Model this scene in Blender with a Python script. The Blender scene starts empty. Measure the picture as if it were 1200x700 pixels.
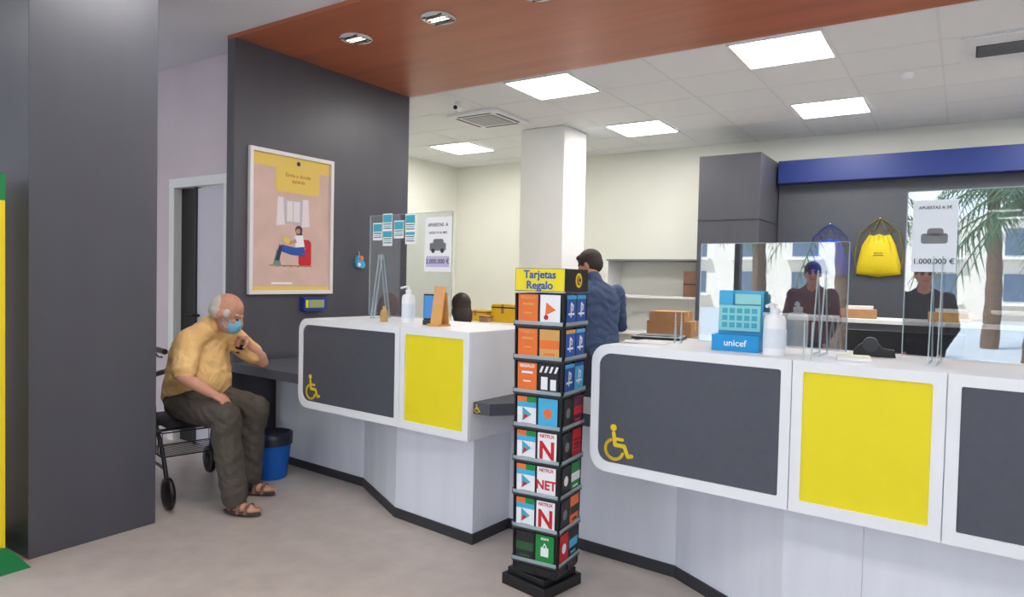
import bpy, bmesh, math, random
import numpy as np
from mathutils import Vector, Matrix
random.seed(4)
V=Vector
scene=bpy.context.scene
scene.view_settings.view_transform='Standard'

# ------------------------------------------------------------ materials
def s2l(c):
    return tuple(((x/255)/12.92 if x/255<=.04045 else ((x/255+.055)/1.055)**2.4) for x in c)
_m={}
def mat(name,rgb,rough=.6,metal=0,var=.0,scale=8,bump=0,bscale=40,emit=0,coat=0,stretch=None):
    if name in _m: return _m[name]
    m=bpy.data.materials.new(name); m.use_nodes=True; nt=m.node_tree
    b=nt.nodes['Principled BSDF']; c=s2l(rgb)
    b.inputs['Base Color'].default_value=(*c,1); b.inputs['Roughness'].default_value=rough
    b.inputs['Metallic'].default_value=metal
    if coat: b.inputs['Coat Weight'].default_value=coat; b.inputs['Coat Roughness'].default_value=.15
    if emit:
        b.inputs['Emission Color'].default_value=(*c,1); b.inputs['Emission Strength'].default_value=emit
    tc=nt.nodes.new('ShaderNodeTexCoord')
    src=tc.outputs['Object']
    if stretch:
        mp=nt.nodes.new('ShaderNodeMapping'); mp.inputs['Scale'].default_value=stretch
        nt.links.new(src,mp.inputs['Vector']); src=mp.outputs['Vector']
    if var:
        n=nt.nodes.new('ShaderNodeTexNoise'); n.inputs['Scale'].default_value=scale; n.inputs['Detail'].default_value=6
        nt.links.new(src,n.inputs['Vector'])
        r=nt.nodes.new('ShaderNodeValToRGB')
        r.color_ramp.elements[0].position=.3; r.color_ramp.elements[1].position=.7
        r.color_ramp.elements[0].color=(*[x*(1-var) for x in c],1)
        r.color_ramp.elements[1].color=(*[min(1,x*(1+var)) for x in c],1)
        nt.links.new(n.outputs['Fac'],r.inputs['Fac']); nt.links.new(r.outputs['Color'],b.inputs['Base Color'])
    if bump:
        n=nt.nodes.new('ShaderNodeTexNoise'); n.inputs['Scale'].default_value=bscale; n.inputs['Detail'].default_value=3 if bscale>15 else 1.5
        n.inputs['Distortion'].default_value=0 if bscale>15 else 1.2
        nt.links.new(src,n.inputs['Vector'])
        bp=nt.nodes.new('ShaderNodeBump'); bp.inputs['Strength'].default_value=bump; bp.inputs['Distance'].default_value=.02 if bscale>15 else .06
        nt.links.new(n.outputs['Fac'],bp.inputs['Height']); nt.links.new(bp.outputs['Normal'],b.inputs['Normal'])
    _m[name]=m; return m
def glassmat(name,refl=.2,tint=(.93,.96,.97)):
    m=bpy.data.materials.new(name); m.use_nodes=True; nt=m.node_tree; nt.nodes.clear()
    o=nt.nodes.new('ShaderNodeOutputMaterial'); t=nt.nodes.new('ShaderNodeBsdfTransparent'); t.inputs[0].default_value=(*tint,1)
    g=nt.nodes.new('ShaderNodeBsdfGlossy'); g.inputs['Roughness'].default_value=.01
    mx=nt.nodes.new('ShaderNodeMixShader'); mx.inputs[0].default_value=refl
    nt.links.new(t.outputs[0],mx.inputs[1]); nt.links.new(g.outputs[0],mx.inputs[2]); nt.links.new(mx.outputs[0],o.inputs[0])
    return m
WHITE=mat('white_paint',(240,240,238),.7,var=.02,scale=3)
CREAM=mat('cream_wall',(238,238,228),.8,var=.02,scale=2)
DOORWALL=mat('corridor_wall',(220,206,212),.8,var=.04,scale=2)
CEIL=mat('ceiling_tile',(240,243,245),.85,var=.015,scale=60)
GRID=mat('ceiling_grid',(232,235,238),.7)
DARK=mat('anthracite_laminate',(82,82,90),.38,var=.06,scale=5,stretch=(1,1,.15))
DARKP=mat('anthracite_panel',(80,83,92),.5,var=.05,scale=30)
ORANGE=mat('terracotta_panel',(184,106,74),.38,var=.12,scale=5,stretch=(.12,1.6,1))
FLOOR=mat('vinyl_floor',(190,178,170),.36,var=.09,scale=7,bump=.03,bscale=90)
LAM=mat('white_laminate',(242,243,246),.35,var=.02,scale=6)
BASEW=mat('white_base_laminate',(230,232,240),.4,var=.04,scale=9,stretch=(1,1,.1))
YEL=mat('yellow_panel',(244,226,24),.5,var=.02)
PLINTH=mat('dark_plinth',(52,52,58),.5)
BLUE=mat('navy_beam',(28,52,124),.4)
BLACK=mat('black_plastic',(22,22,24),.4)
DGREY=mat('dark_grey_plastic',(50,52,56),.45)
GREY=mat('grey_plastic',(120,122,126),.5)
LGREY=mat('light_grey',(196,198,206),.5)
CHROME=mat('chrome',(210,210,212),.15,1)
ALU=mat('alu_frame',(60,62,66),.4,.6)
CARD=mat('cardboard',(176,132,90),.8,var=.08,scale=20)
PAPER=mat('paper_white',(244,244,246),.7)
TEAL=mat('teal_print',(70,176,196),.6)
TXT=mat('print_dark',(60,62,66),.7)
TXY=mat('print_yellow',(250,214,30),.6)
RED=mat('print_red',(205,28,40),.5)
GREEN=mat('print_green',(22,140,62),.5)
PBLUE=mat('print_blue',(28,84,170),.5)
PORG=mat('print_orange',(240,120,44),.5)
PLBL=mat('print_lightblue',(70,180,225),.5)
PBLK=mat('print_black',(28,28,32),.5)
PPURP=mat('print_plum',(96,36,66),.5)
PTAN=mat('print_tan',(222,168,96),.6)
SKIN=mat('skin',(204,146,120),.55,var=.06,scale=40)
ACR=glassmat('acrylic_screen',.10)
ACR2=glassmat('acrylic_screen_bright',.42,(.92,.95,.96))
WGL=glassmat('window_glass',.04)
def edge():
    m=bpy.data.materials.new('acrylic_edge'); m.use_nodes=True; nt=m.node_tree; nt.nodes.clear()
    o=nt.nodes.new('ShaderNodeOutputMaterial'); t=nt.nodes.new('ShaderNodeBsdfTransparent'); t.inputs[0].default_value=(.9,.95,.96,1)
    g=nt.nodes.new('ShaderNodeBsdfPrincipled'); g.inputs['Base Color'].default_value=(.62,.72,.76,1); g.inputs['Roughness'].default_value=.2
    mx=nt.nodes.new('ShaderNodeMixShader'); mx.inputs[0].default_value=.42
    nt.links.new(t.outputs[0],mx.inputs[1]); nt.links.new(g.outputs[0],mx.inputs[2]); nt.links.new(mx.outputs[0],o.inputs[0]); return m
ACE=edge()
EMIT=mat('led_panel',(255,253,248),.5,emit=23)
EMITF=mat('led_panel_unseen',(255,253,250),.5,emit=17)  # glow of the unseen panels over the front room
EMD=mat('downlight_lamp',(255,244,225),.5,emit=5)

# ------------------------------------------------------------ mesh builder
class MB:
    def __init__(s): s.v=[];s.f=[];s.mi=[];s.sm=[];s.mats=[];s.M=Matrix()
    def add(s,vs,fs,m,smooth=False):
        if m not in s.mats: s.mats.append(m)
        k=s.mats.index(m); o=len(s.v)
        for p in vs: s.v.append(tuple(s.M@V(p)))
        for f in fs: s.f.append([i+o for i in f]); s.mi.append(k); s.sm.append(smooth)
    def box(s,x0,x1,y0,y1,z0,z1,m):
        vs=[(x,y,z) for z in(z0,z1) for y in(y0,y1) for x in(x0,x1)]
        s.add(vs,[(0,2,3,1),(4,5,7,6),(0,1,5,4),(2,6,7,3),(0,4,6,2),(1,3,7,5)],m)
    def prism(s,pts,z0,z1,m,smooth=False):
        n=len(pts); vs=[(p[0],p[1],z0) for p in pts]+[(p[0],p[1],z1) for p in pts]
        s.add(vs,[tuple(range(n))[::-1],tuple(range(n,2*n))],m)
        s.add(vs,[(i,(i+1)%n,n+(i+1)%n,n+i) for i in range(n)],m,smooth)
    def ring(s,o,i_,z0,z1,m):
        n=len(o); vs=[(p[0],p[1],z) for z in(z0,z1) for q in(o,i_) for p in q]
        f=[]
        for k in range(n):
            j=(k+1)%n
            f+= [(k,j,n+j,n+k),(2*n+k,3*n+k,3*n+j,2*n+j),(k,2*n+k,2*n+j,j),(n+k,n+j,3*n+j,3*n+k)]
        s.add(vs,f,m)
    def tube(s,pts,r,m,n=10):
        pts=[V(p) for p in pts]; rs=r if isinstance(r,(list,tuple)) else [r]*len(pts)
        vs=[];up=None
        for i,p in enumerate(pts):
            d=(pts[min(i+1,len(pts)-1)]-pts[max(i-1,0)]).normalized()
            if up is None:
                up=d.orthogonal().normalized()
            up=(up-d*up.dot(d)); up=up.normalized() if up.length>1e-6 else d.orthogonal().normalized()
            q=d.cross(up)
            for k in range(n):
                a=2*math.pi*k/n; vs.append(p+(up*math.cos(a)+q*math.sin(a))*rs[i])
        L=len(pts)
        fs=[(i*n+k,i*n+(k+1)%n,(i+1)*n+(k+1)%n,(i+1)*n+k) for i in range(L-1) for k in range(n)]
        s.add(vs,fs,m,True); s.add(vs,[tuple(range(n))[::-1],tuple(range((L-1)*n,L*n))],m)
    def lathe(s,prof,c,m,n=24,ax='z'):
        vs=[]
        for r,z in prof:
            for k in range(n):
                a=2*math.pi*k/n; x,y=r*math.cos(a),r*math.sin(a)
                p=(x,y,z) if ax=='z' else ((x,z,y) if ax=='y' else (z,x,y))
                vs.append((c[0]+p[0],c[1]+p[1],c[2]+p[2]))
        L=len(prof)
        s.add(vs,[(i*n+k,i*n+(k+1)%n,(i+1)*n+(k+1)%n,(i+1)*n+k) for i in range(L-1) for k in range(n)],m,True)
        s.add(vs,[tuple(range(n))[::-1],tuple(range((L-1)*n,L*n))],m)
    def disc(s,x,y,r,z0,z1,m,n=20):
        s.prism([(x+r*math.cos(2*math.pi*k/n),y+r*math.sin(2*math.pi*k/n)) for k in range(n)],z0,z1,m)
    def stroke(s,pts,w,z0,z1,m):
        for a,b in zip(pts[:-1],pts[1:]):
            dx,dy=b[0]-a[0],b[1]-a[1]; L=math.hypot(dx,dy); nx,ny=-dy/L*w/2,dx/L*w/2
            s.prism([(a[0]+nx,a[1]+ny),(a[0]-nx,a[1]-ny),(b[0]-nx,b[1]-ny),(b[0]+nx,b[1]+ny)],z0,z1,m)
        for p in pts: s.disc(p[0],p[1],w/2,z0,z1,m,10)
    def text(s,body,size,x,y,z,m,align='CENTER',ext=.0006,bold=.012):
        cu=bpy.data.curves.new('t','FONT'); cu.body=body; cu.size=size; cu.align_x=align; cu.align_y='CENTER'; cu.extrude=ext; cu.resolution_u=3
        cu.offset=size*bold
        o=bpy.data.objects.new('t',cu); bpy.context.collection.objects.link(o)
        dg=bpy.context.evaluated_depsgraph_get(); me=bpy.data.meshes.new_from_object(o.evaluated_get(dg))
        s.add([(v.co.x+x,v.co.y+y,v.co.z+z) for v in me.vertices],[tuple(p.vertices) for p in me.polygons],m)
        bpy.data.objects.remove(o); bpy.data.meshes.remove(me)
    def icon(s,x,y,h,z,m):
        P=lambda a,b:(x+a*h,y+b*h); z0,z1=z,z+.002
        s.disc(x+.36*h,y+.92*h,.10*h,z0,z1,m)
        s.stroke([P(.37,.76),P(.42,.42),P(.72,.42),P(.84,.14),P(.96,.17)],.115*h,z0,z1,m)
        s.stroke([P(.40,.60),P(.66,.60)],.09*h,z0,z1,m)
        s.stroke([P(.40+.29*math.cos(math.radians(t)),.29+.29*math.sin(math.radians(t))) for t in range(115,341,15)],.09*h,z0,z1,m)
    def finish(s,name,loc=(0,0,0),rz=0,bevel=0,parent=None,rot=None):
        me=bpy.data.meshes.new(name); me.from_pydata(s.v,[],s.f); 
        for m in s.mats: me.materials.append(m)
        me.polygons.foreach_set('material_index',s.mi); me.polygons.foreach_set('use_smooth',s.sm)
        bm=bmesh.new(); bm.from_mesh(me); bmesh.ops.recalc_face_normals(bm,faces=bm.faces); bm.to_mesh(me); bm.free()
        o=bpy.data.objects.new(name,me); bpy.context.collection.objects.link(o)
        o.location=loc; o.rotation_euler=rot if rot else (0,0,rz)
        if bevel:
            b=o.modifiers.new('bevel','BEVEL'); b.width=bevel; b.segments=2; b.limit_method='ANGLE'; b.angle_limit=math.radians(50)
        if parent: o.parent=parent
        return o
def FY(o): # frame facing -Y
    return Matrix(((1,0,0,o[0]),(0,0,-1,o[1]),(0,1,0,o[2]),(0,0,0,1)))
def FXp(o): # frame facing +X
    return Matrix(((0,0,1,o[0]),(1,0,0,o[1]),(0,1,0,o[2]),(0,0,0,1)))
def rrect(x0,x1,y0,y1,rs,n=6):
    out=[]
    for (cx,cy,a0,r,sx,sy) in ((x0,y0,180,rs[0],1,1),(x1,y0,270,rs[1],-1,1),(x1,y1,0,rs[2],-1,-1),(x0,y1,90,rs[3],1,-1)):
        for k in range(n+1):
            a=math.radians(a0+90*k/n); out.append((cx+sx*r+r*math.cos(a),cy+sy*r+r*math.sin(a)))
    return out
def empty(name,loc=(0,0,0)):
    e=bpy.data.objects.new(name,None); e.location=loc; bpy.context.collection.objects.link(e); return e
def wall(name,x0,x1,y0,y1,z0,z1,m):
    b=MB(); b.box(x0,x1,y0,y1,z0,z1,m); return b.finish(name)

# ------------------------------------------------------------ room shell
CZ=3.26
wall('floor',-7.7,4.3,-3.6,8.85,-.1,0,FLOOR)
wall('wall_back',-7.0,4.3,8.75,8.85,0,CZ,CREAM)
wall('wall_left_back',-7.0,-6.9,5.05,8.75,0,CZ,CREAM)
wall('wall_right',4.2,4.3,-3.6,8.75,0,3.25,WHITE)
wall('wall_left_front',-7.7,-7.6,-3.6,3.48,0,3.28,WHITE)
wall('wall_partition_back',-6.9,-4.70,4.95,5.05,0,3.25,CREAM)
wall('wall_portal',-4.69,-4.6,3.13,5.05,0,3.25,DARK)
wall('wall_corridor_left',-7.6,-5.865,3.38,3.48,0,3.28,DOORWALL)
wall('wall_corridor_top',-5.864,-5.0,3.38,3.48,2.305,3.28,DOORWALL)
wall('wall_corridor_right',-4.999,-4.692,3.38,3.48,0,3.28,DOORWALL)
b=MB()
b.box(-5.86,-5.78,3.35,3.479,0,2.3,WHITE); b.box(-5.78,-5.005,3.35,3.479,2.22,2.3,WHITE); b.box(-5.06,-5.005,3.35,3.479,0,2.22,WHITE)
b.box(-5.78,-5.52,3.42,3.46,0,2.22,BLACK); b.box(-5.5,-5.06,3.40,3.44,.01,2.21,mat('door_leaf',(214,210,220),.5)); b.box(-5.52,-5.5,3.38,3.45,0,2.22,DGREY)
b.tube([(-5.47,3.40,1.12),(-5.47,3.35,1.12),(-5.6,3.35,1.12)],.012,BLACK)
b.finish('door_1',bevel=.003)
wall('ceiling_front',-7.7,4.3,-3.6,3.13,3.28,3.38,mat('ceiling_white',(230,229,235),.85))
wall('ceiling_corridor',-7.7,-4.7,3.131,3.48,3.281,3.38,_m['ceiling_white'])
b=MB(); b.box(-7.0,4.3,5.05,8.85,CZ,3.36,CEIL)
for k in range(-9,10):
    x=-1.53+.663*k
    if -6.9<x<4.2: b.box(x-.009,x+.009,5.05,8.75,CZ-.002,CZ,GRID)
for k in range(0,6):
    y=5.09+.66*k; b.box(-6.9,4.2,y-.009,y+.009,CZ-.0025,CZ,GRID)
b.finish('ceiling_back')
b=MB(); b.box(-4.695,4.2,3.131,5.049,3.251,3.38,ORANGE)
b.finish('ceiling_soffit')
b=MB()
b.box(-7.7,4.3,-3.6,-3.5,2.9,3.28,WHITE); b.box(-7.7,4.3,-3.6,-3.5,0,.12,ALU)
for x in (-7.65,-5.6,-3.6,-1.6,.35,2.3,4.25): b.box(x-.04,x+.04,-3.6,-3.5,.12,2.9,ALU)
b.finish('wall_front')
for i,(x0,x1) in enumerate(((-7.6,-5.65),(-5.55,-3.65),(-3.55,-1.65),(-1.55,.3),(.4,2.25),(2.35,4.2))):
    w=MB(); w.box(x0+.001,x1-.001,-3.56,-3.55,.121,2.899,WGL); w.finish('window_%d'%(i+1))
b=MB(); b.box(-4.62,-3.95,1.53,2.19,0,3.279,DARK); b.finish('pillar',bevel=.004)
b=MB(); b.box(-4.44,-3.85,6.83,7.37,0,3.255,WHITE); b.finish('column',bevel=.01)
for x,y in ((-3.19,5.42),(-1.2,5.42),(.79,5.42),(-5.76,7.4),(-3.15,7.4),(-1.16,7.4),(.83,7.4),(2.8,6.4)):
    b=MB(); b.box(-.31,.31,-.31,.31,-.008,.0,EMIT)
    b.ring([(-.33,-.33),(.33,-.33),(.33,.33),(-.33,.33)],[(-.31,-.31),(.31,-.31),(.31,.31),(-.31,.31)],-.014,-.0001,WHITE)
    b.finish('ceiling_light_panel',(x,y,CZ-.003))
for x,y in ((-3.25,2.15),(-1.6,.9),(.4,.9),(2.4,.9),(-2.9,-1.8),(.6,-1.8),(-5.6,.2)):  # unseen panels added to brighten the room; only the first follows the pillar's glow
    b=MB(); b.box(-.31,.31,-.31,.31,-.008,.0,EMITF); b.finish('ceiling_light_panel',(x,y,3.279))
for k in range(7):
    b=MB(); n=28
    b.lathe([(.115,-.008),(.12,-.001),(.10,-.001),(.092,-.012)],(0,0,0),WHITE,n)
    b.lathe([(.098,-.010),(.085,-.006),(.06,-.003)],(0,0,0),CHROME,n)
    for j in range(5):
        b.box(-.085,.085,-.07+.035*j-.004,-.07+.035*j+.004,-.014,-.007,PBLK)
        if j<4: b.box(-.07,.07,-.07+.035*j+.010,-.07+.035*j+.024,-.012,-.009,EMD if j in(1,2) else CHROME)
    b.finish('recessed_downlight',(-3.82+.79*k,3.6,3.25))
b=MB(); b.box(-.33,.33,-.33,.33,-.03,0,LAM); b.box(-.2,.2,-.2,.2,-.034,-.03,GREY)
for k in range(9): b.box(-.19,.19,-.18+.045*k-.006,-.18+.045*k+.006,-.04,-.034,LAM)
for a in range(4):
    b.M=Matrix.Rotation(a*math.pi/2,4,'Z'); b.box(-.22,.22,-.28,-.25,-.033,-.03,DGREY)
b.finish('air_conditioner_cassette',(-4.43,6.14,CZ-.004),bevel=.004)
b=MB(); b.box(-.33,.33,-.33,.33,-.012,0,LAM)
b.box(-.24,.30,-.14,.14,-.014,-.012,DGREY)
for k in range(9): b.box(-.23,.29,-.125+.031*k-.006,-.125+.031*k+.006,-.022,-.014,GREY)
b.finish('air_vent',(.25,6.12,CZ-.004))
b=MB(); b.lathe([(.05,0),(.05,-.02),(.04,-.045),(.015,-.05)],(0,0,0),LAM); b.finish('smoke_detector',(-.45,6.5,CZ-.004))
b=MB(); b.lathe([(.04,0),(.04,-.02),(.03,-.02)],(0,0,0),LAM); b.tube([(0,0,-.02),(0,0,-.05)],.012,LAM); b.tube([(-.03,.05,-.05),(.03,-.09,-.075)],.028,LAM); b.tube([(.03,-.09,-.075),(.034,-.1,-.077)],.02,BLACK)
b.finish('security_camera',(-4.3,5.45,CZ-.004))
b=MB(); b.box(-1.88,1.9,8.55,8.749,0,2.9,DARKP); b.finish('wall_feature_panel')
b=MB(); b.box(-1.86,1.9,8.38,8.549,2.67,2.93,BLUE); b.finish('trim_beam',bevel=.005)
b=MB(); b.box(-2.57,-1.89,7.7,8.749,0,2.93,DARK)
b.box(-2.575,-1.885,7.695,7.70,2.2,2.205,BLACK); b.box(-1.89,-1.885,7.7,8.74,2.2,2.206,BLACK); b.box(-2.57,-1.89,7.694,7.70,1.2,1.206,BLACK)
b.finish('tall_cabinet')
b=MB()
b.box(-4.0,-2.58,8.3,8.74,1.28,1.31,LAM); b.box(-4.0,-2.58,8.3,8.74,1.76,1.78,GREY); b.box(-4.0,-2.58,8.72,8.745,0,1.76,CREAM)
b.box(-4.0,-3.97,8.3,8.72,0,1.76,LAM); b.box(-3.97,-2.58,8.3,8.72,.8,.84,LAM); b.box(-3.97,-2.58,8.3,8.72,.02,.06,LAM); b.box(-2.61,-2.58,8.3,8.72,0,1.28,LAM)
b.finish('storage_shelf',bevel=.002)
b=MB(); b.box(-.14,.14,-.12,.12,0,.32,mat('paper_bag_brown',(134,98,80),.8,var=.08)); b.box(-.142,.142,-.122,-.12,.15,.165,DGREY); b.finish('storage_box',(-2.8,8.45,1.311))

# ------------------------------------------------------------ counters
CO=(-1.4,2.91,0); CR=-math.atan(.06)
CM=Matrix.Translation(V(CO))@Matrix.Rotation(CR,4,'Z')
def CW(x,y,z): return tuple(CM@V((x,y,z)))
def counter(name,x0,segs):
    b=MB(); tot=sum(w for k,w in segs); D=.64
    b.M=FY((0,0,0))
    r=.085
    out=rrect(x0,x0+tot,.6,1.2,(r,.004,.004,r)); b.prism(out,-D,-.014,LAM)
    x=x0
    for i,(k,w) in enumerate(segs):
        rl=r if i==0 else .004
        o=rrect(x+(.0 if i==0 else .002),x+w-.002,.6,1.2,(rl,.004,.004,rl))
        bd=.042
        inn=rrect(x+bd,x+w-bd,.6+bd+.005,1.2-bd,(.06 if i==0 else .006,.01,.01,.06 if i==0 else .006))
        b.ring(o,inn,-.014,0,LAM)
        b.prism(inn,-.0139,-.006,DARKP if k=='d' else YEL)
        if k=='d' and (i==0): b.icon(x+.065,.665,.16,-.0058,TXY)
        x+=w
    b.M=Matrix()
    b.box(x0+.1,x0+tot-.02,D-.001,D+.02,.1,1.1,LAM)
    o=b.finish(name,CO,CR); return o
counter('reception_counter',-2.345,(('d',.975),('y',.54)))
counter('reception_counter',-.065,(('d',.91),('y',.52),('d',.98)))
bp=[(-3.19,.40),(-2.13,.40),(-1.51,.12),(-.86,.09),(-.86,.43),(.2,.43),(.8,.13),(2.35,.09),(2.35,.56),(-3.19,.56)]
b=MB(); b.prism(bp,.06,.599,BASEW)
pl=[(-3.19,.392),(-2.132,.392),(-1.512,.112),(-.852,.082),(-.852,.422),(.197,.422),(.797,.122),(2.35,.082),(2.35,.55),(-3.19,.55)]
b.prism(pl,0,.06,PLINTH)
b.box(-3.19,-2.36,.40,.56,.599,.75,BASEW); b.box(-.82,-.075,.43,.56,.599,.75,BASEW)
b.box(1.1,1.1015,.119,.13,.06,.599,LGREY)
b.finish('counter_base',CO,CR)
b=MB()
b.prism([(-3.17,0),(-2.35,0),(-2.35,.62),(-3.17,.62)],.75,.815,DARKP); b.finish('writing_ledge',CO,CR,bevel=.003)
b=MB(); b.prism([(-.828,.04),(-.72,.05),(-.62,.19),(-.067,.19),(-.067,.62),(-.828,.62)],.75,.815,DARKP)
b.M=FY((0,.04,0)); b.icon(-.82,.76,.045,.001,TXY)
b.finish('writing_ledge',CO,CR)
for x0,x1 in ((-2.9,-.9),(.0,2.3)):
    b=MB(); b.box(x0,x1,.68,1.35,.72,.75,LAM); 
    for x in (x0+.03,x1-.07): b.box(x,x+.04,.7,1.33,0,.72,GREY)
    b.box(x0+.1,x1-.1,.7,.72,.3,.7,LAM)
    b.finish('office_desk',CO,CR,bevel=.003)

# ------------------------------------------------------------ acrylic screens
def pane(name,x0,x1,y,z1,mt,feet,extra=None,fh=.36):
    b=MB(); z0=1.201
    b.box(x0,x1,y-.003,y+.003,z0+.02,z1,mt)
    for x in (x0,x1): b.box(x-.002,x+.002,y-.0032,y+.0032,z0+.02,z1,ACE)
    b.box(x0,x1,y-.0032,y+.0032,z1,z1+.003,ACE)
    for fx in feet:
        for sx in (fx,fx+.03):
            b.M=Matrix(((0,0,1,sx),(1,0,0,y),(0,1,0,0),(0,0,0,1)))
            b.ring([(-.08,z0),(.08,z0),(.010,z0+fh),(-.010,z0+fh)],[(-.065,z0+.009),(.065,z0+.009),(.005,z0+fh-.03),(-.005,z0+fh-.03)],0,.004,ACE)
        b.M=Matrix()
    if extra: extra(b)
    return b.finish(name,CO,CR)
def ex_left(b):
    b.M=FY((0,.40,0))
    for i,(x,z) in enumerate(((-2.02,1.80),(-1.92,1.76),(-1.81,1.81),(-1.70,1.77),(-1.92,1.86),(-1.70,1.85))):
        w,h=.047,.060
        b.box(x-w,x+w,z-h,z+h,.004+i*.0006,.0046+i*.0006,PAPER)
        b.box(x-w+.004,x+w-.004,z+.0,z+h-.008,.0047+i*.0006,.005+i*.0006,TEAL)
        for k in range(3): b.box(x-w+.008,x+w-.008,z-.014-.014*k,z-.008-.014*k,.0047+i*.0006,.005+i*.0006,TEAL if k%2 else TXT)
    x=-1.45; b.box(x-.115,x+.115,1.53,1.88,.005,.006,PAPER)
    b.text('APUESTAS  A',.030,x,1.83,.0068,TXT); b.text('DESDE 1€ AL MES',.020,x,1.78,.0068,GREY)
    b.prism(rrect(x-.07,x+.07,1.665,1.715,(.01,.01,.01,.01)),.006,.007,GREY); b.prism(rrect(x-.04,x+.05,1.705,1.74,(.01,.01,.015,.015)),.006,.007,GREY)
    b.disc(x-.04,1.665,.015,.006,.008,TXT); b.disc(x+.04,1.665,.015,.006,.008,TXT)
    b.box(x-.10,x+.10,1.56,1.63,.006,.0066,mat('print_violet',(200,190,225),.6)); b.text('2.000.000 €',.042,x,1.595,.0068,TXT)
pane('acrylic_screen',-2.10,-1.33,.40,1.91,ACR,(-2.0,),ex_left,.44)
def ex_r(b):
    b.M=FY((0,.30,0)); x=1.28
    b.box(x-.075,x+.075,1.56,1.84,.004,.0045,mat('paper_thin',(226,232,238),.7)); b.text('APUESTAS A 2€',.016,x,1.81,.0052,TXT)
    b.text('1.000.000 €',.029,x,1.60,.0052,TXT); b.prism(rrect(x-.045,x+.045,1.67,1.71,(.01,.01,.01,.01)),.0045,.005,GREY)
    b.prism(rrect(x-.025,x+.03,1.70,1.73,(.008,.008,.012,.012)),.0045,.005,GREY)
pane('acrylic_screen',.34,.98,.30,1.68,ACR2,(.86,))
pane('acrylic_screen',1.185,2.2,.30,1.875,ACR2,(1.28,),ex_r,.42)

# ------------------------------------------------------------ counter items
def sanitizer(loc,h=.2,r=.042):
    b=MB()
    b.lathe([(r*.96,0),(r,.006),(r,h*.72),(r*.85,h*.8),(r*.4,h*.84),(r*.4,h*.9)],(0,0,0),LAM)
    b.lathe([(r*.45,h*.86),(r*.45,h*.95),(r*.2,h*.96)],(0,0,0),LAM); b.tube([(0,0,h*.95),(0,0,h*1.03),(-.01,-.015,h*1.04),(-.025,-.045,h)],.007,LAM)
    b.lathe([(r*1.01,h*.15),(r*1.012,h*.3),(r*1.01,h*.55)],(0,0,0),mat('label_pale',(225,232,240),.5))
    return b.finish('hand_sanitizer_dispenser',loc)
sanitizer((-2.93,3.24,1.201),.22,.042)
sanitizer((-.655,2.985,1.201),.205,.045)
b=MB(); b.lathe([(.025,0),(.026,.06),(.02,.075),(.01,.08),(.01,.1)],(0,0,0),mat('amber_gel',(190,150,90),.3)); b.finish('gel_bottle',(-3.10,3.20,1.201))
b=MB(); b.M=Matrix.Rotation(-.12,4,'X')
b.box(-.095,.095,.03,.036,.02,.27,PLBL)
b.M=FY((0,.028,0)); b.box(-.09,.09,.085,.2,.0,.004,mat('pale_teal',(150,215,215),.5))
for i in range(5):
    for j in range(3): b.box(-.075+.032*i,-.052+.032*i,.1+.032*j,.122+.032*j,.004,.005,TEAL)
b.box(-.09,-.03,.2,.265,0,.006,PLBL); b.box(-.02,.09,.205,.25,0,.005,mat('pale_teal',(150,215,215)))
b.M=Matrix(); b.box(-.1,.1,-.05,.05,0,.07,mat('cyan_box',(20,150,215),.45))
b.M=FY((0,-.05,0)); b.text('unicef',.04,0,.035,.001,PAPER)
b.finish('brochure_stand',(-.83,3.07,1.201),.05)
def aholder(name,loc,h=.15,w=.06):
    b=MB(); b.M=Matrix(((0,0,1,0),(1,0,0,0),(0,1,0,0),(0,0,0,1)))
    b.ring([(-w/2,0),(w/2,0),(.004,h),(-.004,h)],[(-w/2+.004,.004),(w/2-.004,.004),(.001,h-.012),(-.001,h-.012)],-.002,.002,ACE)
    b.ring([(-w/2,0),(w/2,0),(.004,h),(-.004,h)],[(-w/2+.004,.004),(w/2-.004,.004),(.001,h-.012),(-.001,h-.012)],-.030,-.026,ACE); return b.finish(name,loc,.2)
aholder('acrylic_sign_holder',(-1.14,3.22,1.201)); aholder('acrylic_sign_holder',CW(.90,.06,1.201)); 
b=MB(); b.box(-.13,.13,-.09,.09,0,.012,BLACK); b.box(-.12,.12,-.08,.085,.0121,.016,PAPER); b.box(-.11,.11,-.07,.07,.0161,.02,DGREY); b.finish('document_folder',(-1.32,3.40,1.2005),.2,bevel=.002)
b=MB()
for i in range(4): 
    b.M=Matrix.Rotation(.1*i,4,'Z'); b.box(-.105,.105,-.075,.075,.001*i,.001*i+.0008,PAPER)
b.finish('paper_stack',(-1.28,3.12,1.201))
b=MB(); b.M=Matrix(((1,0,0,0),(0,0,1,-.025),(0,1,0,0),(0,0,0,1)))
b.prism([(-.08,0),(.08,0),(.075,.03),(.03,.035),(.01,.06),(-.03,.065),(-.06,.045),(-.08,.02)],0,.05,BLACK)
b.disc(-.015,.05,.03,-.002,.052,DGREY); b.finish('tape_dispenser',(-.31,3.27,1.201),.1,bevel=.003)
b=MB(); b.box(-.06,.06,-.04,.04,0,.012,PAPER); b.box(-.06,.06,-.04,.04,.0121,.02,mat('ivory_cards',(230,225,205))); b.finish('card_stack',(-.36,3.02,1.201),.2)
def monitor(loc,rz):
    b=MB(); b.box(-.26,.26,-.02,.02,.2,.53,BLACK); b.box(-.245,.245,.02,.022,.215,.515,mat('screen_blue',(60,110,160),.3,emit=.4))
    b.box(-.03,.03,-.05,-.02,.02,.4,DGREY); b.box(-.11,.11,-.1,.1,0,.015,DGREY); b.box(-.12,.12,-.035,-.02,.27,.43,DGREY)
    return b.finish('computer_monitor',loc,rz,bevel=.004)
monitor(CW(1.1,.95,.7505),CR+.1); monitor(CW(1.75,.95,.7505),CR-.1)
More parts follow.
